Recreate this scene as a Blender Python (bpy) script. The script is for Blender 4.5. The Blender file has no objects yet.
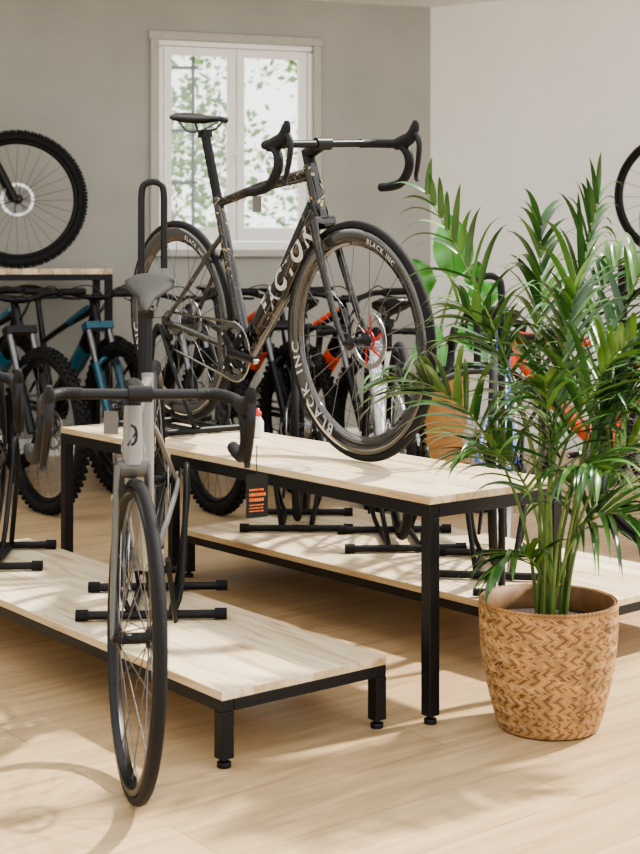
import bpy, math, random
from mathutils import Vector, Matrix
random.seed(4)
V=Vector
COL=bpy.context.scene.collection
F=1434.0; HC=1.1; HY=265.0
def P(px,py,z):            # world point on plane z seen at pixel
    Y=(HC-z)*F/(py-HY); return V(((px-320)*Y/F,Y,z))
def PD(px,py,Y):
    return V(((px-320)*Y/F,Y,HC-(py-HY)*Y/F))

# ------------------------------------------------------------ materials
def new_mat(name):
    m=bpy.data.materials.new(name); m.use_nodes=True
    nt=m.node_tree; b=nt.nodes['Principled BSDF']; return m,nt,b
def mat(name,col,rough=.5,metal=0.,var=.08,scale=30,coat=0.,bump=0.,spec=.5):
    m,nt,b=new_mat(name)
    n=nt.nodes.new('ShaderNodeTexNoise'); n.inputs['Scale'].default_value=scale
    tc=nt.nodes.new('ShaderNodeTexCoord'); nt.links.new(tc.outputs['Object'],n.inputs['Vector'])
    r=nt.nodes.new('ShaderNodeValToRGB')
    r.color_ramp.elements[0].position=.3; r.color_ramp.elements[1].position=.7
    r.color_ramp.elements[0].color=tuple(c*(1-var) for c in col)+(1,)
    r.color_ramp.elements[1].color=tuple(min(1,c*(1+var)) for c in col)+(1,)
    nt.links.new(n.outputs['Fac'],r.inputs['Fac']); nt.links.new(r.outputs['Color'],b.inputs['Base Color'])
    b.inputs['Roughness'].default_value=rough; b.inputs['Metallic'].default_value=metal
    b.inputs['Coat Weight'].default_value=coat; b.inputs['Specular IOR Level'].default_value=spec
    if bump:
        bp=nt.nodes.new('ShaderNodeBump'); bp.inputs['Strength'].default_value=bump; bp.inputs['Distance'].default_value=.01
        nt.links.new(n.outputs['Fac'],bp.inputs['Height']); nt.links.new(bp.outputs['Normal'],b.inputs['Normal'])
    return m
def marble(name):
    m=mat(name,(.004,.004,.005),.10,coat=.7,scale=14)
    nt=m.node_tree
    n=[x for x in nt.nodes if x.type=='TEX_NOISE'][0]; n.inputs['Detail'].default_value=8; n.inputs['Distortion'].default_value=2.5
    e=[x for x in nt.nodes if x.type=='VALTORGB'][0].color_ramp.elements
    e[0].position=.0; e[0].color=(.004,.004,.005,1); e[1].position=1; e[1].color=(.010,.009,.008,1)
    for p,c in ((.57,(.005,.005,.006,1)),(.605,(.09,.072,.052,1)),(.63,(.007,.007,.007,1))):
        k=e.new(p); k.color=c
    return m
def wood(name,c1,c2,c3,sx=14,sy=1.2,rough=.45):
    m,nt,b=new_mat(name); L=nt.links
    tc=nt.nodes.new('ShaderNodeTexCoord'); mp=nt.nodes.new('ShaderNodeMapping')
    mp.inputs['Scale'].default_value=(sx,sy,sx); L.new(tc.outputs['Object'],mp.inputs['Vector'])
    n=nt.nodes.new('ShaderNodeTexNoise'); n.inputs['Scale'].default_value=1.6; n.inputs['Detail'].default_value=8; n.inputs['Distortion'].default_value=1.8
    L.new(mp.outputs['Vector'],n.inputs['Vector'])
    r=nt.nodes.new('ShaderNodeValToRGB'); e=r.color_ramp.elements
    e[0].position=.3; e[0].color=c3+(1,); e[1].position=.66; e[1].color=c1+(1,)
    k=e.new(.47); k.color=c2+(1,)
    L.new(n.outputs['Fac'],r.inputs['Fac'])
    mp2=nt.nodes.new('ShaderNodeMapping'); mp2.inputs['Rotation'].default_value=(0,0,math.pi/2); L.new(tc.outputs['Object'],mp2.inputs['Vector'])
    br=nt.nodes.new('ShaderNodeTexBrick'); br.inputs['Scale'].default_value=1; br.inputs['Brick Width'].default_value=.62; br.inputs['Row Height'].default_value=.085
    br.inputs['Mortar Size'].default_value=.0006; br.inputs['Color1'].default_value=(1,1,1,1); br.inputs['Color2'].default_value=(.84,.81,.76,1); br.inputs['Mortar'].default_value=(.75,.68,.58,1)
    L.new(mp2.outputs['Vector'],br.inputs['Vector'])
    mx=nt.nodes.new('ShaderNodeMix'); mx.data_type='RGBA'; mx.blend_type='MULTIPLY'; mx.inputs[0].default_value=1
    L.new(r.outputs['Color'],mx.inputs[6]); L.new(br.outputs['Color'],mx.inputs[7]); L.new(mx.outputs[2],b.inputs['Base Color'])
    b.inputs['Roughness'].default_value=rough
    return m
def floor_mat():
    m,nt,b=new_mat('oak_floor'); L=nt.links
    tc=nt.nodes.new('ShaderNodeTexCoord'); mp=nt.nodes.new('ShaderNodeMapping')
    mp.inputs['Rotation'].default_value=(0,0,math.radians(-38)); L.new(tc.outputs['Object'],mp.inputs['Vector'])
    br=nt.nodes.new('ShaderNodeTexBrick'); br.inputs['Scale'].default_value=1; br.inputs['Brick Width'].default_value=1.5; br.inputs['Row Height'].default_value=.2
    br.inputs['Mortar Size'].default_value=.0014; br.inputs['Color1'].default_value=(.55,.40,.24,1); br.inputs['Color2'].default_value=(.48,.345,.20,1); br.inputs['Mortar'].default_value=(.32,.22,.125,1)
    L.new(mp.outputs['Vector'],br.inputs['Vector'])
    mp2=nt.nodes.new('ShaderNodeMapping'); mp2.inputs['Scale'].default_value=(1.2,12,1); L.new(mp.outputs['Vector'],mp2.inputs['Vector'])
    n=nt.nodes.new('ShaderNodeTexNoise'); n.inputs['Scale'].default_value=1.5; n.inputs['Detail'].default_value=7; n.inputs['Distortion'].default_value=1.2
    L.new(mp2.outputs['Vector'],n.inputs['Vector'])
    r=nt.nodes.new('ShaderNodeValToRGB'); e=r.color_ramp.elements
    e[0].position=.3; e[0].color=(.70,.66,.60,1); e[1].position=.65; e[1].color=(1,1,1,1)
    L.new(n.outputs['Fac'],r.inputs['Fac'])
    mx=nt.nodes.new('ShaderNodeMix'); mx.data_type='RGBA'; mx.blend_type='MULTIPLY'; mx.inputs[0].default_value=1
    L.new(br.outputs['Color'],mx.inputs[6]); L.new(r.outputs['Color'],mx.inputs[7]); L.new(mx.outputs[2],b.inputs['Base Color'])
    b.inputs['Roughness'].default_value=.34
    return m
M={}
M['floor']=floor_mat()
M['wall']=mat('grey_plaster',(.375,.372,.342),.9,var=.07,scale=2.2,bump=.05)
M['wall2']=mat('pale_plaster',(.92,.92,.90),.9,var=.02,scale=2,bump=.04)
M['ceil']=mat('ceiling_paint',(.85,.85,.83),.9,var=.02)
M['white']=mat('white_paint',(.96,.955,.93),.4,var=.02)
M['trimg']=mat('stone_trim',(.46,.45,.41),.8,var=.05)
M['wood']=wood('pine_board',(.78,.68,.52),(.69,.575,.40),(.46,.33,.19))
M['steel']=mat('black_steel',(.006,.006,.007),.42,var=.1,spec=.3)
M['rubber']=mat('tyre_rubber',(.008,.008,.009),.75,var=.15,scale=80,spec=.3)
M['blk']=mat('satin_black',(.005,.005,.006),.33,var=.1,spec=.3)
M['gloss']=mat('gloss_carbon',(.004,.004,.005),.10,var=.2,coat=.5,spec=.4)
M['marble']=marble('marbled_carbon')
M['rim']=mat('dark_gloss_rim',(.038,.035,.032),.08,var=.3,scale=6,coat=1.0)
M['tape']=mat('bar_tape',(.006,.006,.007),.6,var=.2,scale=120,bump=.2,spec=.3)
M['metal']=mat('silver_metal',(.62,.62,.62),.28,1,var=.05)
M['mmetal']=mat('grey_metal',(.42,.41,.40),.25,1,var=.1)
M['dmetal']=mat('dark_metal',(.15,.15,.16),.3,.9,var=.1)
M['ring']=mat('chainring_metal',(.26,.25,.24),.25,1,var=.15)
M['spoke']=mat('dark_spoke',(.09,.09,.09),.3,.7,var=.1)
M['gold']=mat('bronze_decal',(.50,.36,.20),.3,.8,var=.05)
M['wl']=mat('white_lettering',(.80,.79,.75),.35,var=.02)
M['gl']=mat('grey_lettering',(.46,.45,.43),.3,var=.05)
M['greyp']=mat('silver_grey_paint',(.18,.175,.165),.32,var=.04,coat=.3)
M['dgreyp']=mat('graphite_paint',(.08,.078,.072),.3,var=.05,coat=.3)
M['saddleg']=mat('grey_saddle',(.036,.034,.032),.7,var=.06,spec=.15)
M['teal']=mat('teal_paint',(.008,.085,.13),.3,var=.1,coat=.3)
M['orange']=mat('orange_paint',(.78,.075,.02),.3,var=.06,coat=.4)
M['blue']=mat('blue_paint',(.02,.10,.45),.3,var=.06,coat=.4)
M['whitep']=mat('white_gloss_paint',(.75,.75,.74),.25,var=.03,coat=.4)
M['red']=mat('red_plastic',(.55,.03,.03),.4,var=.05)
M['bask1']=mat('rattan_light',(.36,.20,.078),.55,var=.3,scale=25)
M['bask2']=mat('rattan_dark',(.18,.085,.03),.55,var=.3,scale=25)
M['bask3']=mat('rattan_pale',(.44,.27,.115),.55,var=.25,scale=25)
M['soil']=mat('dark_soil',(.03,.02,.014),.95,var=.4,scale=60,bump=.6)
M['leaf']=mat('palm_leaf',(.030,.088,.020),.28,var=.45,scale=9)
M['leaf2']=mat('palm_leaf_light',(.085,.18,.04),.32,var=.35,scale=9)
M['stem']=mat('palm_stem',(.11,.175,.04),.45,var=.25,scale=12)
M['bleaf']=mat('broad_leaf',(.075,.30,.05),.25,var=.3,scale=12,coat=.3)
M['ochre']=mat('ochre_pot',(.58,.30,.10),.6,var=.08,scale=8)
M['tag']=mat('black_card',(.012,.012,.012),.6,spec=.2)
M['tago']=mat('orange_print',(.75,.17,.03),.6)
M['tagg']=mat('grey_card',(.12,.115,.11),.7)
M['hedge']=mat('hedge_leaf',(.17,.29,.09),.7,var=.5,scale=3)
M['trel']=mat('green_grey_metal',(.06,.11,.10),.6,var=.1)
M['outg']=mat('garden_ground',(.5,.52,.42),.9,var=.2,scale=2)
def glass():
    m=bpy.data.materials.new('window_glass'); m.use_nodes=True; nt=m.node_tree; nt.nodes.clear()
    o=nt.nodes.new('ShaderNodeOutputMaterial'); t=nt.nodes.new('ShaderNodeBsdfTransparent'); g=nt.nodes.new('ShaderNodeBsdfGlossy')
    g.inputs['Roughness'].default_value=.02; x=nt.nodes.new('ShaderNodeMixShader'); x.inputs[0].default_value=.06
    nt.links.new(t.outputs[0],x.inputs[1]); nt.links.new(g.outputs[0],x.inputs[2]); nt.links.new(x.outputs[0],o.inputs[0]); return m
M['glass']=glass()

# ------------------------------------------------------------ mesh builder
def cat(pts,k=6,closed=False):
    pts=[V(p) for p in pts]; n=len(pts); out=[]
    rng=n if closed else n-1
    for i in range(rng):
        if closed: a,b,c,d=pts[(i-1)%n],pts[i],pts[(i+1)%n],pts[(i+2)%n]
        else: a,b,c,d=pts[max(i-1,0)],pts[i],pts[i+1],pts[min(i+2,n-1)]
        for j in range(k):
            t=j/k
            out.append(.5*((2*b)+(c-a)*t+(2*a-5*b+4*c-d)*t*t+(3*b-a-3*c+d)*t**3))
    if not closed: out.append(pts[-1])
    return out
class MB:
    def __init__(s): s.v=[];s.f=[];s.m=[];s.s=[]
    def add(s,vs,fs,m=0,smooth=True):
        o=len(s.v); s.v+= [V(p) for p in vs]
        for f in fs: s.f.append(tuple(i+o for i in f)); s.m.append(m); s.s.append(smooth)
    def tube(s,pts,r,n=8,closed=False,m=0,side=None,caps=True):
        pts=[V(p) for p in pts]; N=len(pts)
        if isinstance(r,(int,float)): r=[r]*N
        elif isinstance(r,tuple): r=[r]*N
        if len(r)!=N:
            rr=[]
            for i in range(N):
                x=i*(len(r)-1)/(N-1); a=int(min(x,len(r)-2)); t=x-a
                A=r[a];B=r[a+1]
                if isinstance(A,tuple): rr.append((A[0]+(B[0]-A[0])*t,A[1]+(B[1]-A[1])*t))
                else: rr.append(A+(B-A)*t)
            r=rr
        vs=[];prev=None
        for i,p in enumerate(pts):
            if closed: t=(pts[(i+1)%N]-pts[i-1]).normalized()
            else: t=(pts[min(i+1,N-1)]-pts[max(i-1,0)]).normalized()
            if side is not None:
                b=V(side)-t*V(side).dot(t); b.normalize()
            else:
                if prev is None:
                    ref=V((0,0,1)) if abs(t.z)<.9 else V((1,0,0))
                    b=t.cross(ref).normalized()
                else:
                    b=prev-t*prev.dot(t); b.normalize()
                prev=b
            a=b.cross(t)
            ra,rb=(r[i] if isinstance(r[i],tuple) else (r[i],r[i]))
            for k in range(n):
                an=2*math.pi*k/n; vs.append(p+a*math.cos(an)*ra+b*math.sin(an)*rb)
        fs=[]
        for i in range(N if closed else N-1):
            j=(i+1)%N
            for k in range(n):
                l=(k+1)%n; fs.append((i*n+k,i*n+l,j*n+l,j*n+k))
        s.add(vs,fs,m)
        if caps and not closed:
            s.add(vs[:n],[tuple(range(n-1,-1,-1))],m,False); s.add(vs[-n:],[tuple(range(n))],m,False)
        return s
    def lathe(s,prof,c=(0,0,0),axis='Z',n=32,m=0,closed=False,smooth=True):
        c=V(c); vs=[]
        for i in range(n):
            a=2*math.pi*i/n
            for r,h in prof:
                if axis=='Z': vs.append(c+V((r*math.cos(a),r*math.sin(a),h)))
                elif axis=='Y': vs.append(c+V((r*math.cos(a),h,r*math.sin(a))))
                else: vs.append(c+V((h,r*math.cos(a),r*math.sin(a))))
        k=len(prof); fs=[]
        for i in range(n):
            j=(i+1)%n
            for q in range(k if closed else k-1):
                w=(q+1)%k; fs.append((i*k+q,j*k+q,j*k+w,i*k+w))
        s.add(vs,fs,m,smooth); return s
    def box(s,c,size,R=None,m=0):
        c=V(c);h=V(size)/2;vs=[]
        for x in(-1,1):
            for y in(-1,1):
                for z in(-1,1):
                    d=V((x*h.x,y*h.y,z*h.z)); vs.append(c+(R@d if R else d))
        s.add(vs,[(0,1,3,2),(4,6,7,5),(0,4,5,1),(2,3,7,6),(0,2,6,4),(1,5,7,3)],m,False); return s
    def obj(s,name,mats,parent=None,T=None,bevel=0):
        me=bpy.data.meshes.new(name)
        vs=[(T@p if T else p) for p in s.v]
        me.from_pydata([tuple(p) for p in vs],[],s.f)
        if not isinstance(mats,(list,tuple)): mats=[mats]
        for q in mats: me.materials.append(q)
        for i,p in enumerate(me.polygons): p.material_index=min(s.m[i],len(mats)-1); p.use_smooth=s.s[i]
        o=bpy.data.objects.new(name,me); COL.objects.link(o)
        if parent: o.parent=parent
        if bevel:
            b=o.modifiers.new('b','BEVEL'); b.width=bevel; b.segments=2; b.limit_method='ANGLE'
        return o
def empty(name,loc,rot,label,cat_,group=None):
    e=bpy.data.objects.new(name,None); e.empty_display_size=.1; COL.objects.link(e)
    e.location=loc; e.rotation_euler=rot; e['label']=label; e['category']=cat_
    if group: e['group']=group
    return e
_tc={}
def text_geo(ch,size,ext=.0006,bold=.02):
    key=(ch,size,bold)
    if key not in _tc:
        cu=bpy.data.curves.new('t','FONT'); cu.body=ch; cu.size=size; cu.extrude=ext; cu.offset=size*bold
        o=bpy.data.objects.new('t',cu); COL.objects.link(o); bpy.context.view_layer.update()
        me=bpy.data.meshes.new_from_object(o.evaluated_get(bpy.context.evaluated_depsgraph_get()))
        vs=[p.co.copy() for p in me.vertices]; fs=[tuple(p.vertices) for p in me.polygons]
        bpy.data.objects.remove(o); bpy.data.meshes.remove(me); bpy.data.curves.remove(cu)
        _tc[key]=(vs,fs)
    return _tc[key]

# ------------------------------------------------------------ setting
def wall_piece(mb,s0,s1,z0,z1,t=.2): mb.box(((s0+s1)/2,t/2,(z0+z1)/2),(s1-s0,t,z1-z0))
AW=math.radians(17)
wx0,wx1,wz0,wz1=-.475,.475,1.19,2.43
mb=MB(); SC=1.245; CH=2.71
wall_piece(mb,-3.4,wx0,0,CH); wall_piece(mb,wx1,SC+.25,0,CH); wall_piece(mb,wx0,wx1,0,wz0); wall_piece(mb,wx0,wx1,wz1,CH)
wb=mb.obj('wall_back',M['wall']); wb.location=(-.5,8.6,0); wb.rotation_euler=(0,0,AW); wb['kind']='structure'
corner=V((-.5+SC*math.cos(AW),8.6+SC*math.sin(AW),0))
AR=math.atan2(-.6,1)
mb=MB(); wall_piece(mb,0,3.6,0,CH,.15)
wr=mb.obj('wall_right',M['wall2']); wr.location=corner; wr.rotation_euler=(0,0,AR); wr['kind']='structure'
mb=MB(); mb.box((1.8,-.008,.05),(3.6,.016,.1)); o=mb.obj('baseboard_right',M['white']); o.location=corner; o.rotation_euler=(0,0,AR); o['kind']='structure'
mb=MB(); mb.box((-1.1,-.008,.05),(4.5,.016,.1)); o=mb.obj('baseboard_back',M['white']); o.location=(-.5,8.6,0); o.rotation_euler=(0,0,AW); o['kind']='structure'
mb=MB(); mb.box((-3.75,3.3,CH/2),(.15,8.8,CH)); o=mb.obj('wall_left',M['wall']); o['kind']='structure'
mb=MB(); mb.box((0.3,4.2,-.05),(8.4,11.4,.1)); o=mb.obj('floor',M['floor']); o['kind']='structure'
mb=MB(); mb.box((0.3,8.0,CH+.05),(8.6,4.0,.1)); o=mb.obj('ceiling',M['ceil']); o['kind']='structure'
# window
mb=MB()
for (c,s) in [(((wx0+wx1)/2,-.012,wz1+.025),(wx1-wx0+.12,.03,.05)),(((wx0+wx1)/2,-.02,wz0-.02),(wx1-wx0+.16,.06,.04)),((wx0-.025,-.012,(wz0+wz1)/2),(.05,.03,wz1-wz0)),((wx1+.025,-.012,(wz0+wz1)/2),(.05,.03,wz1-wz0))]: mb.box(c,s)
o=mb.obj('trim_1',M['trimg'],bevel=.004); o.location=(-.5,8.6,0); o.rotation_euler=(0,0,AW); o['kind']='structure'
win=bpy.data.objects.new('window_1',None); COL.objects.link(win); win.location=(-.5,8.6,0); win.rotation_euler=(0,0,AW); win['kind']='structure'; win['label']='white double casement window with bright foliage beyond'
mb=MB(); W=wx1-wx0;cx=(wx0+wx1)/2;cz=(wz0+wz1)/2
mb.box((cx,.04,wz1-.015),(W,.08,.03)); mb.box((cx,.04,wz0+.025),(W,.08,.05)); mb.box((wx0+.015,.04,cz),(.03,.08,wz1-wz0-.08)); mb.box((wx1-.015,.04,cz),(.03,.08,wz1-wz0-.08))
mb.obj('window_frame',M['white'],win,bevel=.003)
for sgn in(-1,1):
    x0,x1=(wx0+.035,cx-.004) if sgn<0 else (cx+.004,wx1-.035)
    mb=MB(); z0,z1=wz0+.055,wz1-.035; w=.046
    mb.box((x0+w/2,.03,(z0+z1)/2),(w,.05,z1-z0)); mb.box((x1-w/2,.03,(z0+z1)/2),(w,.05,z1-z0))
    mb.box(((x0+x1)/2,.03,z1-w/2),(x1-x0-2*w,.05,w)); mb.box(((x0+x1)/2,.03,z0+.04),(x1-x0-2*w,.05,.08))
    sash=mb.obj('casement_sash',M['white'],win,bevel=.003)
    mb=MB(); mb.box(((x0+x1)/2,.03,(z0+z1)/2+.01),(x1-x0-2*w,.004,z1-z0-w-.08)); mb.obj('glass_pane',M['glass'],sash)
mb=MB(); mb.box((cx,-.0,cz-.05),(.02,.02,.05)); mb.tube([(cx,-.005,cz-.05),(cx,-.03,cz-.05),(cx,-.032,cz-.13)],.007,n=6); mb.obj('window_handle',M['white'],win)
# outside garden
mb=MB(); mb.box((-1,16,-.06),(14,9,.1)); o=mb.obj('garden_ground',M['outg']); o['label']='sunlit garden ground outside the window'; o['category']='ground'
mb=MB()
for i in range(26000):
    p=V((random.uniform(-3.6,1.8),random.uniform(13.4,15.8),random.uniform(0,4.6)))
    dens=.62+.62*math.sin(p.x*2.4+p.z*1.9+.6)*math.cos(p.z*2.1-p.x)
    if random.random()>dens*.95: continue
    s=random.uniform(.03,.065); R=Matrix.Rotation(random.uniform(0,6.28),3,V((random.gauss(0,1),random.gauss(0,1),random.gauss(0,1))).normalized())
    q=[p+R@V(c) for c in [(-s,0,0),(0,-s*.6,0),(s,0,0),(0,s*.6,0)]]
    mb.add(q,[(0,1,2,3)],0)
o=mb.obj('garden_hedge',[M['hedge']]); o['kind']='stuff'; o['label']='leafy green hedge growing outside the window'; o['category']='hedge'
mb=MB()
for k in range(4): mb.box((-1.36+k*.17,9.6,1.75),(.020,.020,2.2))
for z in (1.3,1.65,2.0,2.42): mb.box((-1.10,9.6,z),(.56,.020,.020))
o=mb.obj('garden_trellis',M['trel']); o['label']='thin green metal trellis outside the window'; o['category']='trellis'

# ------------------------------------------------------------ tables
YAW=math.atan2(.614,.79)
def ldir(a): return V((math.cos(a),math.sin(a),0))
def table(name,label,cat_,loc,yaw,Wd,Ln,H,tt=.02,fr=.032,lw=.034,mid=True,foot=.02,group=None):
    e=empty(name,loc,(0,0,yaw),label,cat_,group)
    mb=MB(); mb.box((Wd/2,Ln/2,H-tt/2),(Wd,Ln,tt)); mb.obj('table_top',M['wood'],e,bevel=.002)
    mb=MB(); z=H-tt-fr/2
    for x in(lw/2,Wd-lw/2): mb.box((x,Ln/2,z),(lw,Ln-.002,fr))
    for y in(lw/2,Ln-lw/2): mb.box((Wd/2,y,z),(Wd-2*lw,lw,fr))
    if mid:
        mb.box((Wd/2,Ln/2,z),(Wd-2*lw,lw,fr))
    mb.obj('table_frame',M['steel'],e,bevel=.002)
    zt=H-tt-fr
    for x in(lw/2,Wd-lw/2):
        for y in(lw/2,Ln-lw/2):
            mb=MB(); mb.box((x,y,(zt+foot)/2),(lw,lw,zt-foot)); mb.lathe([(.0,0),(.016,0),(.016,foot*.6),(.007,foot*.7),(.007,foot)],(x,y,0),n=12)
            mb.obj('leg',M['steel'],e,bevel=.002)
    return e
T1=V((.262,3.42,0)); TH=.547
table('display_table','tall wood-topped display table with black steel frame carrying a road bicycle','table',T1,YAW,.46,1.87,TH,lw=.032)
T2=V((-.213,3.12,0)); PH=.17
table('display_platform','low wood-topped platform on short black steel legs','platform',T2,YAW,.47,1.87,PH,fr=.026,lw=.032)
T3=V((.60,3.79,0))
table('display_platform','low wood-topped platform standing behind the tall table','platform',T3,math.radians(40.5),.75,1.67,PH,fr=.026,lw=.032)
# wall shelves
SA=AW
table('display_shelf_table','high wood-topped black steel rack carrying a mountain bicycle','table',V((-2.55,7.28,0)),SA,1.50,.5,1.08,tt=.03,lw=.04)
table('display_shelf_table','high wood-topped rack by the pale wall with a bicycle on it','table',V((1.55,7.47,0)),AR,1.4,.42,1.13,tt=.03,lw=.04)

# ------------------------------------------------------------ bicycles
def wheel(parent,c,R,tr,depth,n,T,mrim,mspoke,nsp=24,disc=True,front=True,knob=False,letters=None,discr=.075,red=False):
    c=V(c)
    ro=R-tr*1.75; ri=ro-depth; hw=.013 if not knob else .016
    mb=MB(); mb.lathe([(ro,hw),(ro-.012,hw+.001),(ro-depth*.6,hw*.85),(ri,.004),(ri,-.004),(ro-depth*.6,-hw*.85),(ro-.012,-hw-.001),(ro,-hw)],c,'Y',n,closed=True)
    if letters:
        for (txt,a0,size,rad) in letters:
            a=a0
            for ch in txt:
                vs,fs=text_geo(ch,size,bold=.018)
                if vs: wdt=max(p.x for p in vs)
                else: wdt=size*.3
                sweep=(wdt+size*.2)/rad
                am=a+ sweep/2
                for sd in(-1,1):
                    out=[]
                    for p in vs:
                        u=p.x-wdt/2; v=p.y-size*.35
                        r=rad+v; ang=(math.pi/2-am)-u/rad
                        x=r*math.cos(ang); z=r*math.sin(ang)
                        if sd>0: x=-x
                        out.append(c+V((x,sd*(hw+.0008-p.z*.5) if v>-.005 else sd*(hw*.97+.0008),z)))
                    mb.add(out,fs,1,False)
                a+=sweep
    w=mb.obj('wheel',[mrim,M['gl']],parent,T)
    mb=MB(); pts=[c+V(((R-tr)*math.cos(2*math.pi*i/n),0,(R-tr)*math.sin(2*math.pi*i/n))) for i in range(n)]
    mb.tube(pts,tr if not knob else tr*.93,n=10 if not knob else 8,closed=True,side=(0,1,0))
    if knob:
        K=60
        for i in range(K):
            a=2*math.pi*i/K
            for (ph,off) in((-.95,.5),(-.28,0),(.28,.5),(.95,0)):
                aa=a+off*2*math.pi/K; rr=(R-tr)+tr*1.02*math.cos(ph)
                R3=Matrix(((math.cos(aa),0,-math.sin(aa)),(0,1,0),(math.sin(aa),0,math.cos(aa))))
                mb.box(c+V((rr*math.cos(aa),tr*1.02*math.sin(ph),rr*math.sin(aa))),(.013,.013,.015),R3)
    mb.obj('tire',M['rubber'],w,T)
    mb=MB(); fl=.030
    for i in range(nsp):
        sd=1 if i%2 else -1; a=2*math.pi*i/nsp; b=a+(.55 if (i//2)%2 else -.55)
        h=c+V((.020*math.cos(b),sd*fl,.020*math.sin(b))); k=c+V(((ri+.004)*math.cos(a),0,(ri+.004)*math.sin(a)))
        mb.tube([h,k],.0013,n=4,caps=False)
    mb.obj('spokes',mspoke,w,T)
    mb=MB(); mb.lathe([(0,-.046),(.010,-.046),(.010,-.036),(.023,-.032),(.023,-.027),(.012,-.022),(.012,.022),(.023,.027),(.023,.032),(.010,.036),(.010,.046),(0,.046)],c,'Y',20)
    mb.obj('hub',M['blk'] if not knob else M['dmetal'],w,T)
    if disc:
        mb=MB(); y=.039; D=discr
        mb.lathe([(D,y-.001),(D,y+.001),(D-.016,y+.001),(D-.016,y-.001)],c,'Y',36,closed=True,smooth=False)
        mb.lathe([(.028,y-.0015),(.028,y+.0015),(.02,y+.0015),(.02,y-.0015)],c,'Y',24,closed=True,smooth=False,m=1)
        for k in range(6):
            a=k*math.pi/3; mb.tube([c+V((.026*math.cos(a),y,.026*math.sin(a))),c+V(((D-.01)*math.cos(a+.35),y,(D-.01)*math.sin(a+.35)))],(.004,.0012),n=6,side=(0,1,0),m=1)
        mb.obj('brake_disc',[M['metal'],M['red'] if red else M['dmetal']],w,T)
    return w
def saddle(e,c,m,L=.27,Wd=.145):
    c=V(c); xs=[-.125,-.115,-.09,-.05,0,.05,.10,.135,.145]; ws=[.3,.8,1,.95,.62,.33,.25,.2,.08]
    zs=[.012,.014,.012,.006,.0,-.002,-.003,-.008,-.014]
    mb=MB(); mb.tube([c+V((x*L/.27,0,z)) for x,z in zip(xs,zs)],[(.006+.010*min(1,w*1.3),w*Wd/2) for w in ws],n=14,side=(0,1,0))
    o=mb.obj('saddle',m,e)
    mb=MB()
    for sd in(-1,1): mb.tube(cat([c+V((-.10,sd*.03,-.0)),c+V((-.06,sd*.022,-.035)),c+V((.03,sd*.022,-.035)),c+V((.11,sd*.008,-.012))],4),.0035,n=6)
    mb.obj('saddle_rails',M['dmetal'],o)
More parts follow.
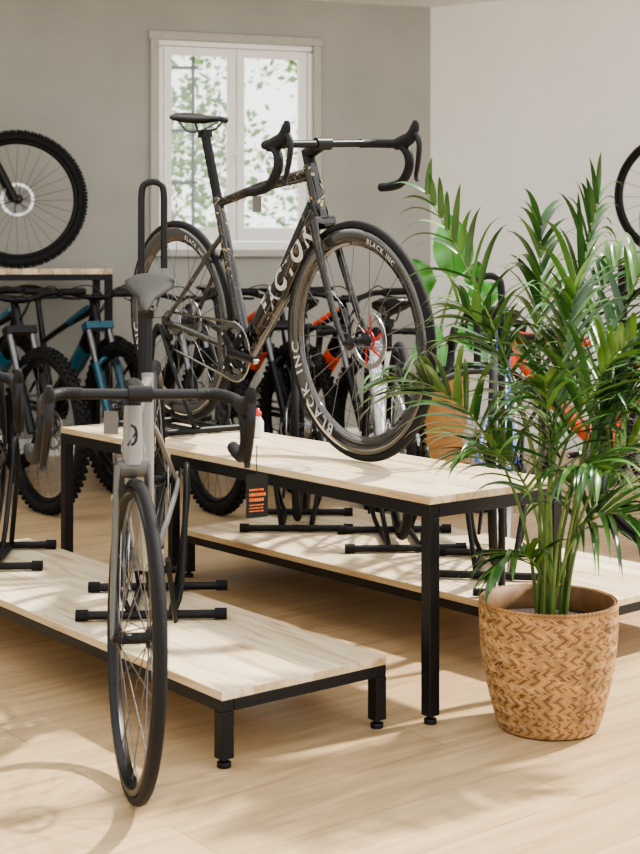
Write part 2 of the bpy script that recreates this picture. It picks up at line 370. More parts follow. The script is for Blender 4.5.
def bike(name,label,loc,yaw,pitch,S,group=None,catg='bicycle'):
    e=empty(name,loc,(S.get('roll',0),pitch,yaw),label,catg,group)
    g=S.get; kind=g('kind','road'); R=g('R',.336); tr=g('tr',.0145); wbase=g('wb',.99); n=g('n',64)
    ha=math.radians(g('ha',73)); d=V((-math.cos(ha),0,math.sin(ha))); pf=V((math.sin(ha),0,math.cos(ha)))
    off=g('off',.045); fax=V((wbase,0,R)); rax=V((0,0,R)); ax=fax-pf*off
    hb=ax+d*g('fork',.375); ht=hb+d*g('head',.13); st=ht+d*g('stack',.03)
    bb=V((g('bbx',.41),0,g('bbz',.27)))
    sa=math.radians(73.5); sd=V((-math.cos(sa),0,math.sin(sa)))
    stt=bb+sd*g('seat',.50); sp=bb+sd*g('post',.70)
    steer=g('steer',0); T=Matrix.Translation(hb)@Matrix.Rotation(steer,4,d)@Matrix.Translation(-hb) if steer else None
    Y=V((0,1,0)); mf=g('mf',M['gloss'])
    big=g('dt',(.034,.026))
    # frame
    mb=MB()
    mb.tube([hb-d*.005,ht],[(g('hr',.026),.022),(.022,.02)],n=14,side=Y)
    mb.tube([hb+d*.03+V((-.01,0,0)),hb.lerp(bb,.5)+V((0,0,-.004)),bb+V((.015,0,.01))],big,n=14,side=Y)
    jt=stt-sd*g('drop',.02)
    mb.tube([ht-d*.025,ht.lerp(jt,.5)+V((0,0,-.004)),jt],[(g('tt',.02),.018),(g('tt',.02)*.8,.016),(.013,.014)],n=12,side=Y)
    mb.tube([bb,stt],[(.024,.02),(.019,.015)],n=12,side=Y)
    sj=stt-sd*g('ssdrop',.13)
    mb.lathe([(0,-.042),(.026,-.042),(.026,.042),(0,.042)],bb,'Y',18)
    for k in(-1,1):
        y=V((0,k,0)); gap=tr+.014
        mb.tube(cat([bb+y*.02+V((-.02,0,0)),bb+y*gap+V((-.07,0,.005)),rax+y*.058+V((.10,0,-.01)),rax+y*.062],4),[(.016,.010),(.012,.008),(.009,.006)],n=8,side=Y)
        mb.tube(cat([sj+y*.012,sj.lerp(rax,.22)+y*gap,rax+y*.058],4),[(.010,.009),(.007,.006)],n=8,side=Y)
        mb.box(rax+y*.060,(.03,.006,.04))
    if kind=='mtb':
        mb.tube([bb.lerp(hb,.12)+V((0,0,.03)),bb.lerp(hb,.78)+V((0,0,.0))],[(.05,.032),(.042,.03)],n=12,side=Y)
        mb.lathe([(0,-.055),(.06,-.055),(.065,0),(.06,.055),(0,.055)],bb+V((.02,0,.02)),'Y',18)
    if g('accent'):
        A=hb.lerp(bb,.25); B=hb.lerp(bb,.45)
        mb.tube([A,B],(big[0]+.012 if kind=='mtb' else big[0]+.001,big[1]+.006 if kind=='mtb' else big[1]+.001),n=14,side=Y,m=1)
        A=ht.lerp(jt,.1);B=ht.lerp(jt,.45); mb.tube([A-V((0,0,.003)),B-V((0,0,.004))],.0215,n=12,m=1)
    if g('gold'):
        rg=random.Random(5)
        def flecks(A,B,t0,t1,ra,rb,cnt):
            ax_=(B-A); Lx=ax_.length; ax_.normalize(); up=V((-ax_.z,0,ax_.x))
            for q in range(cnt):
                t=rg.uniform(t0,t1); an=rg.uniform(0,6.283); da=rg.uniform(.25,.6); h=rg.uniform(.003,.010); sk=rg.uniform(-.006,.006)
                vs=[]
                for i in range(3):
                    aa=an+da*i/2
                    for hh in(0,h): vs.append(A+ax_*(t*Lx+hh+sk*i)+up*(math.cos(aa)*(ra+.0007))+V((0,math.sin(aa)*(rb+.0007),0)))
                mb.add(vs,[(0,1,3,2),(2,3,5,4)],1)
        flecks(bb,stt,.45,.98,.0202,.0166,56)
        flecks(ht-d*.025,jt,.45,.95,.0168,.0166,30); flecks(ht-d*.025,jt,.05,.3,.0195,.018,18)
        flecks(hb,ht,.1,.95,.0255,.0222,36)
    mats=[mf,g('accent') or M['gold']]
    fr=mb.obj('frame',mats,e)
    if g('badge'):
        mb=MB(); c=hb.lerp(ht,.48)+pf*.0262
        arc=[c+V((0,.010*math.cos(math.radians(a)),0))+d*(.020*math.sin(math.radians(a)))-pf*(.004*abs(math.cos(math.radians(a)))) for a in range(-100,101,20)]
        mb.tube(arc,(.0028,.0012),n=6); mb.tube([c+V((0,-.009,0))-d*.022-pf*.004,c+V((0,.010,0))+d*.008-pf*.004],.0020,n=6)
        mb.obj('head_badge',M['blk'],fr)
    if g('text'):
        mb=MB(); dirx=(hb-bb).normalized(); up=V((-dirx.z,0,dirx.x)); size=g('tsize',.062)
        tot=0; gl=[]
        for ch in g('text'):
            vs,fs=text_geo(ch,size,bold=.035); w=max([p.x for p in vs]+[.01]); gl.append((vs,fs,w)); tot+=w+size*.12
        L=(hb-bb).length
        for side in(-1,1):
            u0=L*.635-tot/2
            if side>0: u0=L*.635+tot/2
            for vs,fs,w in gl:
                out=[]
                for p in vs:
                    v=p.y-size*.36
                    uu=u0+((p.x+v*.22) if side<0 else -(p.x+v*.22))
                    yy=side*(big[1]*math.sqrt(max(.02,1-(v/(big[0]*1.0))**2))+.0018)
                    out.append(bb+dirx*uu+up*(v)+V((0,yy,0)))
                mb.add(out,fs,0,False); u0+=(w+size*.12)*(1 if side<0 else -1)
        mb.obj('frame_lettering',M['wl'],fr)
    # fork
    mb=MB(); 
    if kind=='mtb':
        gp=.055
        mb.box(hb-d*.005,(.05,.15,.035),Matrix.Rotation(math.pi/2-ha,3,'Y').inverted())
        for k in(-1,1):
            y=V((0,k*gp,0)); top=hb+y; low=fax+y-pf*.02
            mb.tube([top,top.lerp(low,.5)],.0165,n=10,m=1)
            mb.tube([top.lerp(low,.4),low],.021,n=10)
        mb.tube(cat([hb.lerp(fax,.44)+V((0,-gp,0)),hb.lerp(fax,.36)+V((.03,-.03,0)),hb.lerp(fax,.36)+V((.03,.03,0)),hb.lerp(fax,.44)+V((0,gp,0))],4),.012,n=8)
        mb.tube([hb,ht],.016,n=8)
        mb.obj('fork',[g('mfork',M['blk']),M['dmetal']],e,T)
    else:
        mb.tube([hb+V((0,-.034,0))-d*.012,hb+V((0,.034,0))-d*.012],(.022,.018),n=12,side=(1,0,0))
        for k in(-1,1):
            y=V((0,k,0)); mb.tube(cat([hb+y*.032-d*.005,hb.lerp(ax,.35)+y*.036+pf*.004,hb.lerp(ax,.8)+y*.042+pf*.022,fax+y*.045],4),[(.022,.008),(.014,.0065),(.008,.005)],n=10,side=Y)
        mb.obj('fork',g('mfork',mf),e,T)
    dsc=g('disc',True)
    wheel(e,rax,R,tr,g('rim',.022),n,None,g('mrim',M['blk']),g('msp',M['dmetal']),g('nsp',24),dsc,False,kind=='mtb',g('letters'),discr=.072 if kind!='mtb' else .09)
    wheel(e,fax,R,tr,g('rim',.022),n,T,g('mrim',M['blk']),g('msp',M['dmetal']),g('nsp',24),dsc,True,kind=='mtb',g('letters'),discr=g('fd',.072) if kind!='mtb' else .09,red=g('reddisc',False))
    # stem, bars
    sl=g('stem',.10); bc=st+V((sl,0,g('rise',.02)))
    mb=MB(); mb.tube([ht,st+d*.012],.018,n=12); mb.tube([st,bc],[(.019,.019),(.017,.02)],n=12,side=Y); mb.tube([bc+V((0,-.025,0)),bc+V((0,.025,0))],.018,n=12)
    mb.obj('stem',M['blk'],e,T)
    if kind=='mtb':
        w=.36; mb=MB(); mb.tube(cat([bc+V((-.05,-w,.03)),bc+V((-.02,-w*.45,.025)),bc+V((0,-.05,0)),bc+V((0,.05,0)),bc+V((-.02,w*.45,.025)),bc+V((-.05,w,.03))],4),.013,n=10)
        hb_=mb.obj('handlebar',M['blk'],e,T)
        for k in(-1,1):
            mb=MB(); mb.tube([bc+V((-.032,k*(w-.13),.03)),bc+V((-.05,k*(w+.004),.031))],.017,n=10); mb.obj('handlebar_grip',M['tape'],hb_,T)
            mb=MB(); mb.tube(cat([bc+V((-.03,k*(w-.15),.022)),bc+V((.03,k*(w-.14),.005)),bc+V((.02,k*(w-.05),.0))],4),[(.010,.008),(.006,.005)],n=8); mb.obj('brake_lever',M['blk'],hb_,T)
        mb=MB()
        for k in(-1,1): mb.tube(cat([bc+V((.02,k*(w-.15),.02)),bc+V((.10,k*.1,.06)),bc+V((.09,0,-.02)),ht+V((.03,k*.01,-.08)),hb+V((.0,k*.03,-.04))],5),.003,n=5)
        mb.obj('brake_cable',M['blk'],hb_,T)
    else:
        bw=g('bw',.205)
        def drop(k):
            return [(0,k*.04,0),(0,k*bw*.6,0),(.0,k*bw*.8,0),(.03,k*bw*.97,-.003),(.075,k*bw,-.008),(.105,k*(bw+.003),-.035),(.104,k*(bw+.007),-.075),(.065,k*(bw+.011),-.115),(.01,k*(bw+.014),-.128),(-.04,k*(bw+.015),-.130)]
        mb=MB(); mb.tube([bc+V((0,-bw*.62,0)),bc+V((0,bw*.62,0))],(.0110,.015),n=12,side=(1,0,0))
        for k in(-1,1): mb.tube([bc+V(p) for p in cat(drop(k)[1:],5)],.0135,n=10,m=1)
        hb_=mb.obj('handlebar',[M['blk'],M['tape']],e,T)
        for k in(-1,1):
            mb=MB(); y=k*bw
            mb.tube(cat([bc+V((.055,y,-.006)),bc+V((.09,y,.000)),bc+V((.125,y,.012)),bc+V((.145,y,.04)),bc+V((.148,y,.058))],4),[(.017,.015),(.021,.015),(.020,.014),(.015,.012),(.007,.006)],n=10,side=Y)
            mb.obj('brake_hood',M['tape'],hb_,T)
            mb=MB(); mb.tube(cat([bc+V((.148,y,.022)),bc+V((.162,y,-.01)),bc+V((.152,y*1.01,-.06)),bc+V((.138,y*1.02,-.10)),bc+V((.142,y*1.02,-.115))],4),[(.008,.010),(.006,.009),(.004,.006)],n=8,side=Y)
            mb.obj('brake_lever',M['blk'],hb_,T)
    # seatpost, saddle
    mb=MB(); mb.tube([stt-sd*.04,sp],g('spr',(.016,.012)),n=12,side=Y); mb.box(sp+V((0,0,.0)),(.04,.03,.025)); mb.obj('seatpost',g('mpost',M['blk']),e)
    saddle(e,sp+V((-.012,0,.045)),g('msad',M['blk']),Wd=g('sw',.145))
    # drivetrain
    yc=-.048; cr=g('cr',.092)
    mb=MB(); N=44
    vs=[];fs=[]
    for i in range(N*2):
        a=math.pi*i/N; r=cr+(.004 if i%2 else 0)
        vs+= [bb+V((r*math.cos(a),yc-.002,r*math.sin(a))),bb+V((r*math.cos(a),yc+.002,r*math.sin(a))),bb+V(((cr-.018)*math.cos(a),yc+.002,(cr-.018)*math.sin(a))),bb+V(((cr-.018)*math.cos(a),yc-.002,(cr-.018)*math.sin(a)))]
    for i in range(N*2):
        j=(i+1)%(N*2)
        for q in range(4): w=(q+1)%4; fs.append((i*4+q,j*4+q,j*4+w,i*4+w))
    mb.add(vs,fs,0,False)
    mb.lathe([(cr-.020,yc+.008),(cr-.020,yc+.011),(cr-.036,yc+.011),(cr-.036,yc+.008)],bb,'Y',32,closed=True,smooth=False,m=2)
    for k in range(4):
        a=math.pi/4+k*math.pi/2; mb.tube([bb+V((0,yc-.004,0)),bb+V(((cr-.01)*math.cos(a),yc-.003,(cr-.01)*math.sin(a)))],[(.018,.005),(.014,.004)],n=8,side=Y,m=1)
        mb.lathe([(0,yc-.009),(.005,yc-.009),(.005,yc-.003),(0,yc-.003)],bb+V(((cr-.018)*math.cos(a),0,(cr-.018)*math.sin(a))),'Y',10,m=2)
    mb.lathe([(0,yc-.014),(.02,yc-.014),(.026,yc-.004),(.026,yc+.01),(0,yc+.01)],bb,'Y',18,m=1)
    ca=math.radians(g('crank',-8)); cd=V((math.cos(ca),0,math.sin(ca)))
    mb.tube([bb+V((0,yc-.016,0)),bb+cd*.17+V((0,yc-.026,0))],[(.016,.007),(.012,.006)],n=8,side=Y,m=1)
    mb.lathe([(0,yc-.034),(.008,yc-.034),(.008,yc-.018),(0,yc-.018)],bb+cd*.168,'Y',12,m=2)
    mb.tube([bb+V((0,.052,0)),bb-cd*.17+V((0,.07,0))],[(.016,.007),(.012,.006)],n=8,side=Y,m=1)
    ck=mb.obj('crankset',[g('mring',M['dmetal']),M['blk'],M['mmetal']],e)
    if kind=='mtb':
        for k in(-1,1):
            c=bb-k*cd*.17+V((0,k*.115+ (0 if k>0 else -.005),0))
            mb=MB(); mb.tube([c-V((0,k*.05,0)),c+V((0,k*.03,0))],.006,n=8); mb.box(c+V((.0,0,0)),(.065,.06,.014)); mb.box(c+V((.03,0,.006)),(.012,.05,.014)); mb.obj('pedal',M['blk'],ck)
    mb=MB()
    pa=[bb+V((cr*math.cos(a),yc,cr*math.sin(a))) for a in [math.radians(x) for x in range(95,-96,-19)]]
    jock=rax+V((.02,yc,-.075))
    pb_=[jock+V((-.0,0,-.012)),jock+V((-.014,0,-.0)),rax+V((.016,yc,-.035)),rax+V((-.03,yc,-.012)),rax+V((-.03,yc,.015)),rax+V((-.0,yc,.035))]
    mb.tube(pa+pb_,(.0045,.003),n=6,closed=True,side=Y); mb.obj('chain',g('mring',M['dmetal']),e)
    mb=MB()
    for i in range(6): mb.lathe([(.018,-.046+i*.004),(.046-.005*(5-i)*.9,-.046+i*.004),(.046-.005*(5-i)*.9,-.0445+i*.004),(.018,-.0445+i*.004)],rax,'Y',24,closed=True,smooth=False)
    mb.obj('cassette',M['metal'],e)
    mb=MB(); mb.tube(cat([rax+V((-.005,yc-.012,-.015)),rax+V((.02,yc-.02,-.035)),jock+V((0,-.006,0.015))],3),[(.014,.01),(.010,.006)],n=8,side=Y)
    mb.lathe([(0,yc-.004),(.012,yc-.004),(.012,yc+.004),(0,yc+.004)],rax+V((.015,0,-.05)),'Y',12); mb.lathe([(0,yc-.004),(.012,yc-.004),(.012,yc+.004),(0,yc+.004)],rax+V((.02,0,-.085)),'Y',12)
    mb.box(rax+V((.018,yc-.007,-.068)),(.014,.003,.05)); mb.obj('rear_derailleur',M['blk'],e)
    return e

def stand(loc,yaw,ah=.36,cane=0,label='black tubular steel stand gripping a bicycle rear wheel',Wd=.37,cx=-.385,cy=-.03):
    e=empty('bicycle_stand',loc,(0,0,yaw),label,'bicycle stand')
    mb=MB(); r=.0115
    for x in(-.16,.17): mb.tube([(x,-Wd/2,r+.003),(x,Wd/2,r+.003)],r,n=10)
    for y in(-.052,.052): mb.tube([(-.16,y,r+.003),(.17,y,r+.003)],r*.8,n=8)
    b=mb.obj('stand_base',M['steel'],e)
    for x in(-.16,.17):
        for k in(-1,1):
            mb=MB(); mb.tube([(x,k*(Wd/2-.02),r+.004),(x,k*(Wd/2+.012),r+.004)],.015,n=12); mb.obj('end_cap',M['rubber'],b)
    for y in(-.085,.085):
        mb=MB(); mb.tube(cat([(.165,y*.62,.014),(.16,y*.9,.08),(.06,y,ah-.09),(0.01,y,ah-.01),(-.02,y,ah+.02),(-.05,y,ah),(-.07,y,ah-.09),(-.155,y*.62,.014)],4),.008,n=8); mb.obj('support_arm',M['steel'],e)
    if cane:
        mb=MB(); x=cx
        mb.tube([(-.16,0,r+.003),(x,0,r+.003)],r,n=10)
        mb.tube([(x,cy,.003),(x,cy,cane-.06)]+cat([(x,cy,cane-.05),(x,cy+.006,cane-.012),(x,cy+.034,cane),(x,cy+.062,cane-.012),(x,cy+.068,cane-.05)],4)+[(x,cy+.068,cane-.26)],.0105,n=10)
        mb.tube([(x,-.08,r+.003),(x,.05,r+.003)],r,n=10)
        mb.obj('hook_pole',M['steel'],e)
    return e
# --- main bicycle on tall table
fm=V((.580,-.815,0)).normalized(); YF=math.atan2(fm.y,fm.x)
rear=V((-.458,4.835,TH+.028))
bike('road_bicycle','glossy black road racing bicycle with lettered rims on tall table',rear,YF,math.asin(.026),
 dict(roll=math.radians(3.4),R=.338,tr=.0125,rim=.048,n=96,mf=M['marble'],mrim=M['rim'],msp=M['dmetal'],nsp=24,head=.16,stack=.035,post=.715,seat=.50,dt=(.043,.027),text='FACTOR',tsize=.080,gold=True,mring=M['ring'],fd=.082,
  letters=[('BLACK INC',-2.75,.048,.291),('BLACK INC',.25,.020,.292)],reddisc=True,crank=-5,bw=.222,stem=.075,rise=.025,spr=(.022,.012)))
stand(V((-.458,4.835,TH)),YF,ah=.33,cane=0,label='black steel stand on the tall table holding the racing bicycle')
# --- grey road bike nose to the floor, rear wheel on low platform
ff=V((.06,-1,0)).normalized(); y2=math.atan2(ff.y,ff.x)
fc=V((-.394,2.968,0)); r2=fc-ff*1.02; r2.z=.19
p2=math.asin(.184/.98)
bike('road_bicycle','silver grey and black road bicycle with front wheel on floor',r2,y2,p2,
 dict(R=.328,tr=.012,rim=.020,n=80,wb=.98,mf=M['greyp'],fork=.36,head=.12,stack=.042,post=.612,seat=.46,stem=.09,rise=.008,ha=72,steer=math.radians(13),msad=M['saddleg'],sw=.13,bw=.202,crank=85,mrim=M['blk'],msp=M['dmetal'],mfork=M['dgreyp'],bbz=.265,badge=True))
sb=V((r2.x,r2.y,PH))+ff*.062
stand(sb,y2,ah=.36,cane=1.18,cy=-.062,label='black steel stand with tall hooked pole on the low platform')
# third bike partly at the edge
off=V((-.60,.60,0))
bike('road_bicycle','dark road bicycle standing at far end of low platform',r2+off,y2,p2,
 dict(R=.328,tr=.0135,rim=.03,n=64,wb=.98,mf=M['gloss'],fork=.36,head=.11,stack=.03,post=.62,seat=.46,stem=.09,steer=math.radians(12),crank=100,bbz=.265,bw=.21))
stand(sb+off,y2,ah=.36,cane=0,label='black steel stand at the far end of the low platform')
# --- bikes on rear platform facing away
def away(px,py,lab,S,ang=(.22,1),cane=.98):
    q=P(px,py,PH); f=V((ang[0],ang[1],0)).normalized(); ya=math.atan2(f.y,f.x)
    p=math.asin(.184/.98)
    bike('road_bicycle',lab,V((q.x,q.y,.19))-f*.062,ya,p,dict(dict(R=.33,tr=.014,wb=.98,n=56,fork=.36,head=.12,post=.60,seat=.45,bbz=.265,rim=.03,crank=90),**S))
    stand(V((q.x,q.y,PH)),ya,ah=.30,cane=cane,label='black steel stand on the rear low platform')
away(298,524,'black road bicycle on rear platform behind the tall table',dict(mf=M['gloss'],post=.52,seat=.42),ang=(0.02,1),cane=0)
away(400,543,'white and black road bicycle on the rear platform',dict(mf=M['whitep'],mfork=M['blk'],post=.52,seat=.42),ang=(-.06,1),cane=0)
away(496,569,'blue road bicycle on rear platform beside the palm',dict(mf=M['blue'],mfork=M['whitep'],post=.50,seat=.44,mpost=M['blue'],mrim=M['whitep']),ang=(.16,1),cane=.90)
# --- bicycles further back on the floor
def side(loc,f,lab,S):
    f=V((f[0],f[1],0)).normalized(); bike('road_bicycle',lab,V(loc),math.atan2(f.y,f.x),0,dict(dict(n=56,rim=.03),**S))
side((1.68,6.30,0),(-1,.06),'bright orange road bicycle standing near the pale wall',dict(mf=M['orange'],mrim=M['dmetal'],dt=(.036,.026),tt=.024,hr=.030,wb=.98))
side((1.36,5.45,0),(1,-.1),'white and blue road bicycle standing near the pale wall',dict(mf=M['whitep'],mfork=M['blue']))
# --- mountain bikes
def mtb(px,Y,mf,acc,fork,lab,f=(.5,-.87),z=0,wb=1.18,steer=0,name='mountain_bicycle',group='mountain bicycles along the back wall'):
    f=V((f[0],f[1],0)).normalized(); x=(px-320)*Y/F; r=V((x,Y,z))-f*wb
    S=dict(kind='mtb',R=.366,tr=.029,wb=wb,ha=66,off=.044,fork=.50,head=.11,stack=.03,stem=.05,rise=.01,bbx=.44,bbz=.345,seat=.42,post=.60,drop=.05,ssdrop=.10,rim=.02,n=56,mf=mf,dt=(.036,.03),accent=acc,mfork=fork,nsp=28,steer=steer,cr=.075,crank=20,spr=.015)
    return bike(name,lab,r,math.atan2(f.y,f.x),0,S,group=group)
mtb(-28,6.8,M['blk'],M['teal'],M['blk'],'black mountain bicycle with teal frame accents')
mtb(45,6.35,M['blk'],M['teal'],M['blk'],'black and teal mountain bicycle with knobbly tyres',f=(.62,-.78))
mtb(122,6.85,M['blk'],M['teal'],M['teal'],'black mountain bicycle with dark teal fork',f=(.60,-.80))
mtb(215,6.35,M['blk'],None,M['blk'],'matte black mountain bicycle')
mtb(298,6.9,M['blk'],M['orange'],M['blk'],'matte black mountain bicycle with orange accents')
mtb(376,6.45,M['gloss'],M['orange'],M['blk'],'glossy black mountain bicycle with orange accents')
# on racks
fr_=V((math.cos(SA),math.sin(SA),0))
mtb(18,7.68,M['blk'],None,M['blk'],'black mountain bicycle displayed on the high rack',f=(fr_.x,fr_.y),z=1.086,wb=1.15,group='bicycles on high racks')
fr2=-V((math.cos(AR),math.sin(AR),0))
q=V((1.42,7.55,0))+V((math.cos(AR),math.sin(AR),0))*1.39+V((-math.sin(AR),math.cos(AR),0))*.2
bike('road_bicycle','black road bicycle on high rack by the pale wall',V((q.x,q.y,1.13)),math.atan2(fr2.y,fr2.x),0,dict(mf=M['gloss'],n=64),group='bicycles on high racks')
# red bottle on table
e=empty('drink_bottle',V((-.20,4.60,TH)),(0,0,0),'small red and white bottle standing on the tall table','bottle')
mb=MB(); mb.lathe([(0,0),(.018,0),(.020,.006),(.020,.050),(.012,.064),(.011,.070),(0,.070)],n=20); mb.obj('bottle_body',M['whitep'],e)
mb=MB(); mb.lathe([(0,.069),(.013,.069),(.013,.082),(.007,.086),(.006,.094),(0,.094)],n=16); mb.obj('bottle_cap',M['red'],e)

# ------------------------------------------------------------ tags
def tag(loc,yaw,w,h,m,lab,string,deco=False):
    e=empty('price_tag',loc,(0,0,yaw),lab,'tag')
    mb=MB(); mb.box((0,0,-h/2),(w,.0015,h)); c=mb.obj('card',m,e)
    if deco:
        mb=MB(); rg=random.Random(9)
        for z0,hh,l in((.36,.04,.28),(.47,.07,.30),(.59,.07,.26),(.71,.025,.30),(.78,.025,.24),(.85,.025,.28)):
            x=-.36*w
            while x<l*w:
                ww=rg.uniform(.03,.09)*w
                mb.box((x+ww/2,-.0014,-h*z0),(ww,.001,h*hh)); x+=ww+.04*w
        mb.obj('card_print',M['tago'],c)
    mb=MB(); mb.tube([(0,0,0),(0,0.003,string*.5),(0,0,string)],.0012,n=5); mb.obj('string',M['blk'],e)
tp=PD(257,474,2.98); tag(tp,.5,.050,.090,M['tag'],'black hang tag with orange print hanging from handlebar',.06,True)
tp=PD(111,411,2.98); tag(tp,-.4,.034,.048,M['tagg'],'small grey hang tag tied to handlebar',.022)
tp=PD(257,196,4.40); tag(tp,.2,.028,.05,M['tagg'],'small pale hang tag on bicycle top tube',.02)

# ------------------------------------------------------------ palm
random.seed(21)
def bez(p0,p1,p2,p3,t): u=1-t; return p0*u**3+p1*3*u*u*t+p2*3*u*t*t+p3*t**3
def frond(parent,p0,tip,lift,start=.42,L=.24,nl=20,wd=.0080,roll=0):
    h=tip-p0; hz=V((h.x,h.y,0))
    p1=p0+V((0,0,lift*.62))+hz*.05; p2=V((p0.x,p0.y,p0.z))+hz*.50+V((0,0,max(h.z,0)+ (lift-max(h.z,0))*1.0))
    N=26; pts=[bez(p0,p1,p2,tip,i/N) for i in range(N+1)]
    mb=MB(); mb.tube(pts,[.0048,.0036,.0024,.0012],n=6,m=1)
    for i in range(nl):
        t=start+(1-start)*(i+.5)/nl
        c=bez(p0,p1,p2,tip,t); tg=(bez(p0,p1,p2,tip,min(1,t+.01))-bez(p0,p1,p2,tip,t-.01)).normalized()
        s=tg.cross(V((0,0,1))); 
        if s.length<.1: s=V((1,0,0))
        s.normalize(); s=Matrix.Rotation(roll,3,tg)@s; upn=s.cross(tg).normalized()
        k=(t-start)/(1-start); ln=L*(.60+.5*math.sin(math.pi*min(1,k*.95+.15)))*random.uniform(.8,1.18)*(1-.25*k)
        for sd in(-1,1):
            if random.random()<.06: continue
            an=math.radians(random.uniform(36,60)*(1-.55*k)+6)
            d0=(tg*math.cos(an)+s*sd*math.sin(an)+upn*random.uniform(-.05,.2)).normalized()
            side=d0.cross(V((0,0,1))); side.normalize() if side.length>.05 else None
            side=Matrix.Rotation(random.uniform(-.6,.6),3,d0)@side
            seg=8; vs=[];fs=[]; p=c.copy(); dd=d0.copy(); droop=random.uniform(.28,.70)
            for j in range(seg+1):
                f=j/seg; w=wd*(math.sin(math.pi*min(1,f*.74+.26))**1.0)*(1 if j<seg else .05)*random.uniform(.98,1.02)
                nrm=side.cross(dd).normalized()
                vs+=[p-side*w+nrm*w*.3,p,p+side*w+nrm*w*.3]
                dd=(dd+V((0,0,-droop*.75))*f).normalized(); p=p+dd*ln/seg
            for j in range(seg):
                a=j*3; fs+=[(a,a+1,a+4,a+3),(a+1,a+2,a+5,a+4)]
            mb.add(vs,fs,0 if random.random()<.65 else 2)
    return mb.obj('frond',[M['leaf'],M['stem'],M['leaf2']],parent)
pc=V((.545,3.425,0))
pal=empty('potted_palm',pc,(0,0,0),'tall green palm with arching fronds in a woven rattan basket','potted plant')
BH=.302
def brad(z): 
    t=max(0,min(1,z/BH)); return .116+.048*math.sin(t*math.pi/2*1.12)**.85
mb=MB(); prof=[(0,.004),(.110,.004)]+[(brad(BH*i/12)-.001,BH*i/12) for i in range(13)]+[(brad(BH)-.009,BH),(brad(BH)-.011,BH-.06)]
mb.lathe(prof,n=64,m=1)
rows=54; cols=128
for i in range(rows):
    z0=.004+(BH-.012)*i/rows; hh=(BH-.012)/rows
    for j in range(cols):
        da=2*math.pi/cols
        zig=(i%6); zig=zig if zig<3 else 6-zig
        a0=da*(j+zig*.9); sl=da*.9*(1 if (i%6)<3 else -1)
        vs=[]
        for q in range(2):
            f=q
            for (o,lift) in((0,.0),(.25,.0011),(.65,.0011),(.88,.0)):
                a=a0+o*da+sl*f; z=z0+f*hh; r=brad(z)+lift
                vs.append(V((r*math.cos(a),r*math.sin(a),z)))
        fs=[(w,w+1,w+5,w+4) for w in range(3)]
        sel=j%4
        mb.add(vs,fs,(0 if sel==0 else 2 if sel==1 else 0 if sel==2 else 1) if random.random()<.55 else random.choice((0,0,1,2)))
for z in(BH-.001,BH-.008):
    for ph in(0,math.pi):
        pts=[]
        for k in range(300):
            a=2*math.pi*k/300; tw=a*44+ph; pts.append(V(((brad(z)-.001+.002*math.cos(tw))*math.cos(a),(brad(z)-.001+.002*math.cos(tw))*math.sin(a),z+.0022*math.sin(tw))))
        mb.tube(pts,.0020,n=5,closed=True,m=0)
mb.obj('basket_pot',[M['bask1'],M['bask2'],M['bask3']],pal)
mb=MB(); mb.lathe([(0,BH-.045),(.08,BH-.05),(.148,BH-.055)],n=32); mb.obj('soil',M['soil'],pal)
tips=[(424,188,-.08,1.08,.9,.21,17),(385,378,-.12,.92,.6,.24,21),(540,222,.10,1.06,.8,.24,20),(600,190,.05,1.1,-.8,.25,21),(668,215,-.05,1.05,.6,.25,22),(695,330,.0,.98,.4,.25,22),(705,450,-.12,.85,-.4,.25,21),(665,545,-.25,.68,.3,.25,19),(575,290,-.22,.96,.5,.24,19),(635,335,-.3,.90,-.5,.24,20),(690,270,.2,1.0,-.6,.25,20),(490,580,-.12,.54,.3,.18,14),(600,470,-.32,.76,.4,.22,16),(468,455,-.15,.78,.5,.20,16),(655,400,.1,.85,-.5,.23,18),(640,490,.12,.68,.5,.2,14),(455,300,-.05,1.0,.8,.20,15),(620,260,.2,1.05,.6,.25,20),(545,380,-.28,.84,.4,.21,16),(690,390,-.2,.92,.5,.25,20)]
for (px,py,dy,lift,roll,LL,nl) in tips:
    Yt=3.425+dy; tip=V(((px-320)*Yt/F,Yt,HC-(py-HY)*Yt/F))-pc
    hzd=V((tip.x,tip.y,0)); 
    b=V((random.uniform(-.04,.04),random.uniform(-.04,.04),BH-.05))+hzd.normalized()*.02
    lift=min(lift,1.08)-BH
    frond(pal,b,tip,lift=max(lift,.2)*.97,start=.42 if lift>.45 else .36,L=LL,nl=nl,roll=roll)
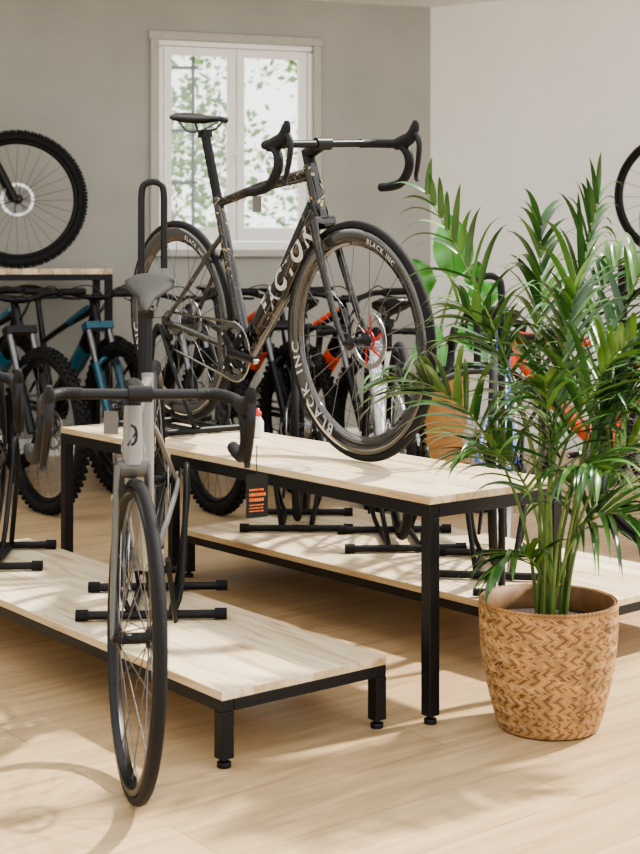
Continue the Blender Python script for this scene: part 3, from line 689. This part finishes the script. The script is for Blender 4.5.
# ------------------------------------------------------------ broad leaf plant
pb=V((.545,6.72,0)); bp=empty('potted_broad_leaf_plant',pb,(0,0,0),'broad-leaved green plant in a tall ochre planter','potted plant')
mb=MB(); mb.lathe([(0,.005),(.12,.005),(.125,.02),(.155,.58),(.155,.60),(.14,.60),(.138,.54)],n=40); mb.obj('planter',M['ochre'],bp)
mb=MB(); mb.lathe([(0,.555),(.138,.545)],n=24); mb.obj('soil',M['soil'],bp)
def bleaf(c,tip,w,b,tw=0):
    mb=MB(); mb.tube(cat([b,(b+c)/2+V((0,0,.06)),c],6),[.008,.005],n=6,m=1)
    ax=(tip-c); L=ax.length; ax.normalize(); s=ax.cross(V((0,1,0))).normalized(); s=Matrix.Rotation(tw,3,ax)@s; nn=s.cross(ax)
    vs=[];fs=[];K=12
    for i in range(K+1):
        f=i/K; ww=w*math.sin(math.pi*(f**.8))**.75 if 0<f<1 else .001
        ctr=c+ax*L*f+V((0,0,-.05*f*f))
        for q in(-1,-.5,0,.5,1): vs.append(ctr+s*ww*q+nn*(-abs(q)*ww*.45+ .008*math.sin(f*18)*abs(q)))
    for i in range(K):
        for q in range(4): fs.append((i*5+q,i*5+q+1,(i+1)*5+q+1,(i+1)*5+q))
    mb.add(vs,fs,0); mb.tube([c,c+ax*L*.5+V((0,0,-.0125)),c+ax*L*.97+V((0,0,-.047))],[.004,.001],n=5,m=1); mb.obj('leaf',[M['bleaf'],M['stem']],bp)
for (px,py,tx,ty,w,dy,tw) in [(455,278,449,203,.095,0,0),(428,296,412,248,.06,.05,.5),(472,306,503,276,.07,-.1,-.5),(442,330,412,348,.06,-.1,.3),(460,325,488,352,.06,-.15,-.3),(474,318,515,328,.05,.1,.6),(447,345,440,382,.05,-.2,.2),(470,290,478,250,.05,.1,.2)]:
    Y_=6.72+dy; c=PD(px,py,Y_)-pb; t=PD(tx,ty,Y_-.06)-pb
    bleaf(c,t,w,V((random.uniform(-.05,.05),random.uniform(-.05,.05),.55)),tw)

# ------------------------------------------------------------ light, world, camera
w=bpy.data.worlds.new('World'); bpy.context.scene.world=w; w.use_nodes=True
bg=w.node_tree.nodes['Background']; bg.inputs[0].default_value=(1,.99,.965,1); bg.inputs[1].default_value=2.3
sun=bpy.data.lights.new('sun','SUN'); sun.energy=9.0; sun.angle=math.radians(2.6); sun.color=(1,.94,.83)
so=bpy.data.objects.new('sun',sun); COL.objects.link(so); so.rotation_euler=V((-.62,-.36,-.9)).to_track_quat('-Z','Y').to_euler(); so.location=(4,4,5)
vs_=bpy.context.scene.view_settings
try: vs_.look='AgX - Medium High Contrast'
except Exception: pass
cam=bpy.data.cameras.new('camera'); co=bpy.data.objects.new('camera',cam); COL.objects.link(co)
co.location=(0,0,HC); co.rotation_euler=(math.pi/2,0,0); cam.sensor_width=36; cam.lens=F*36/854; cam.shift_y=-(427-HY)/854
cam.clip_end=100
cam.dof.use_dof=True; cam.dof.focus_distance=3.9; cam.dof.aperture_fstop=6.3
bpy.context.scene.camera=co
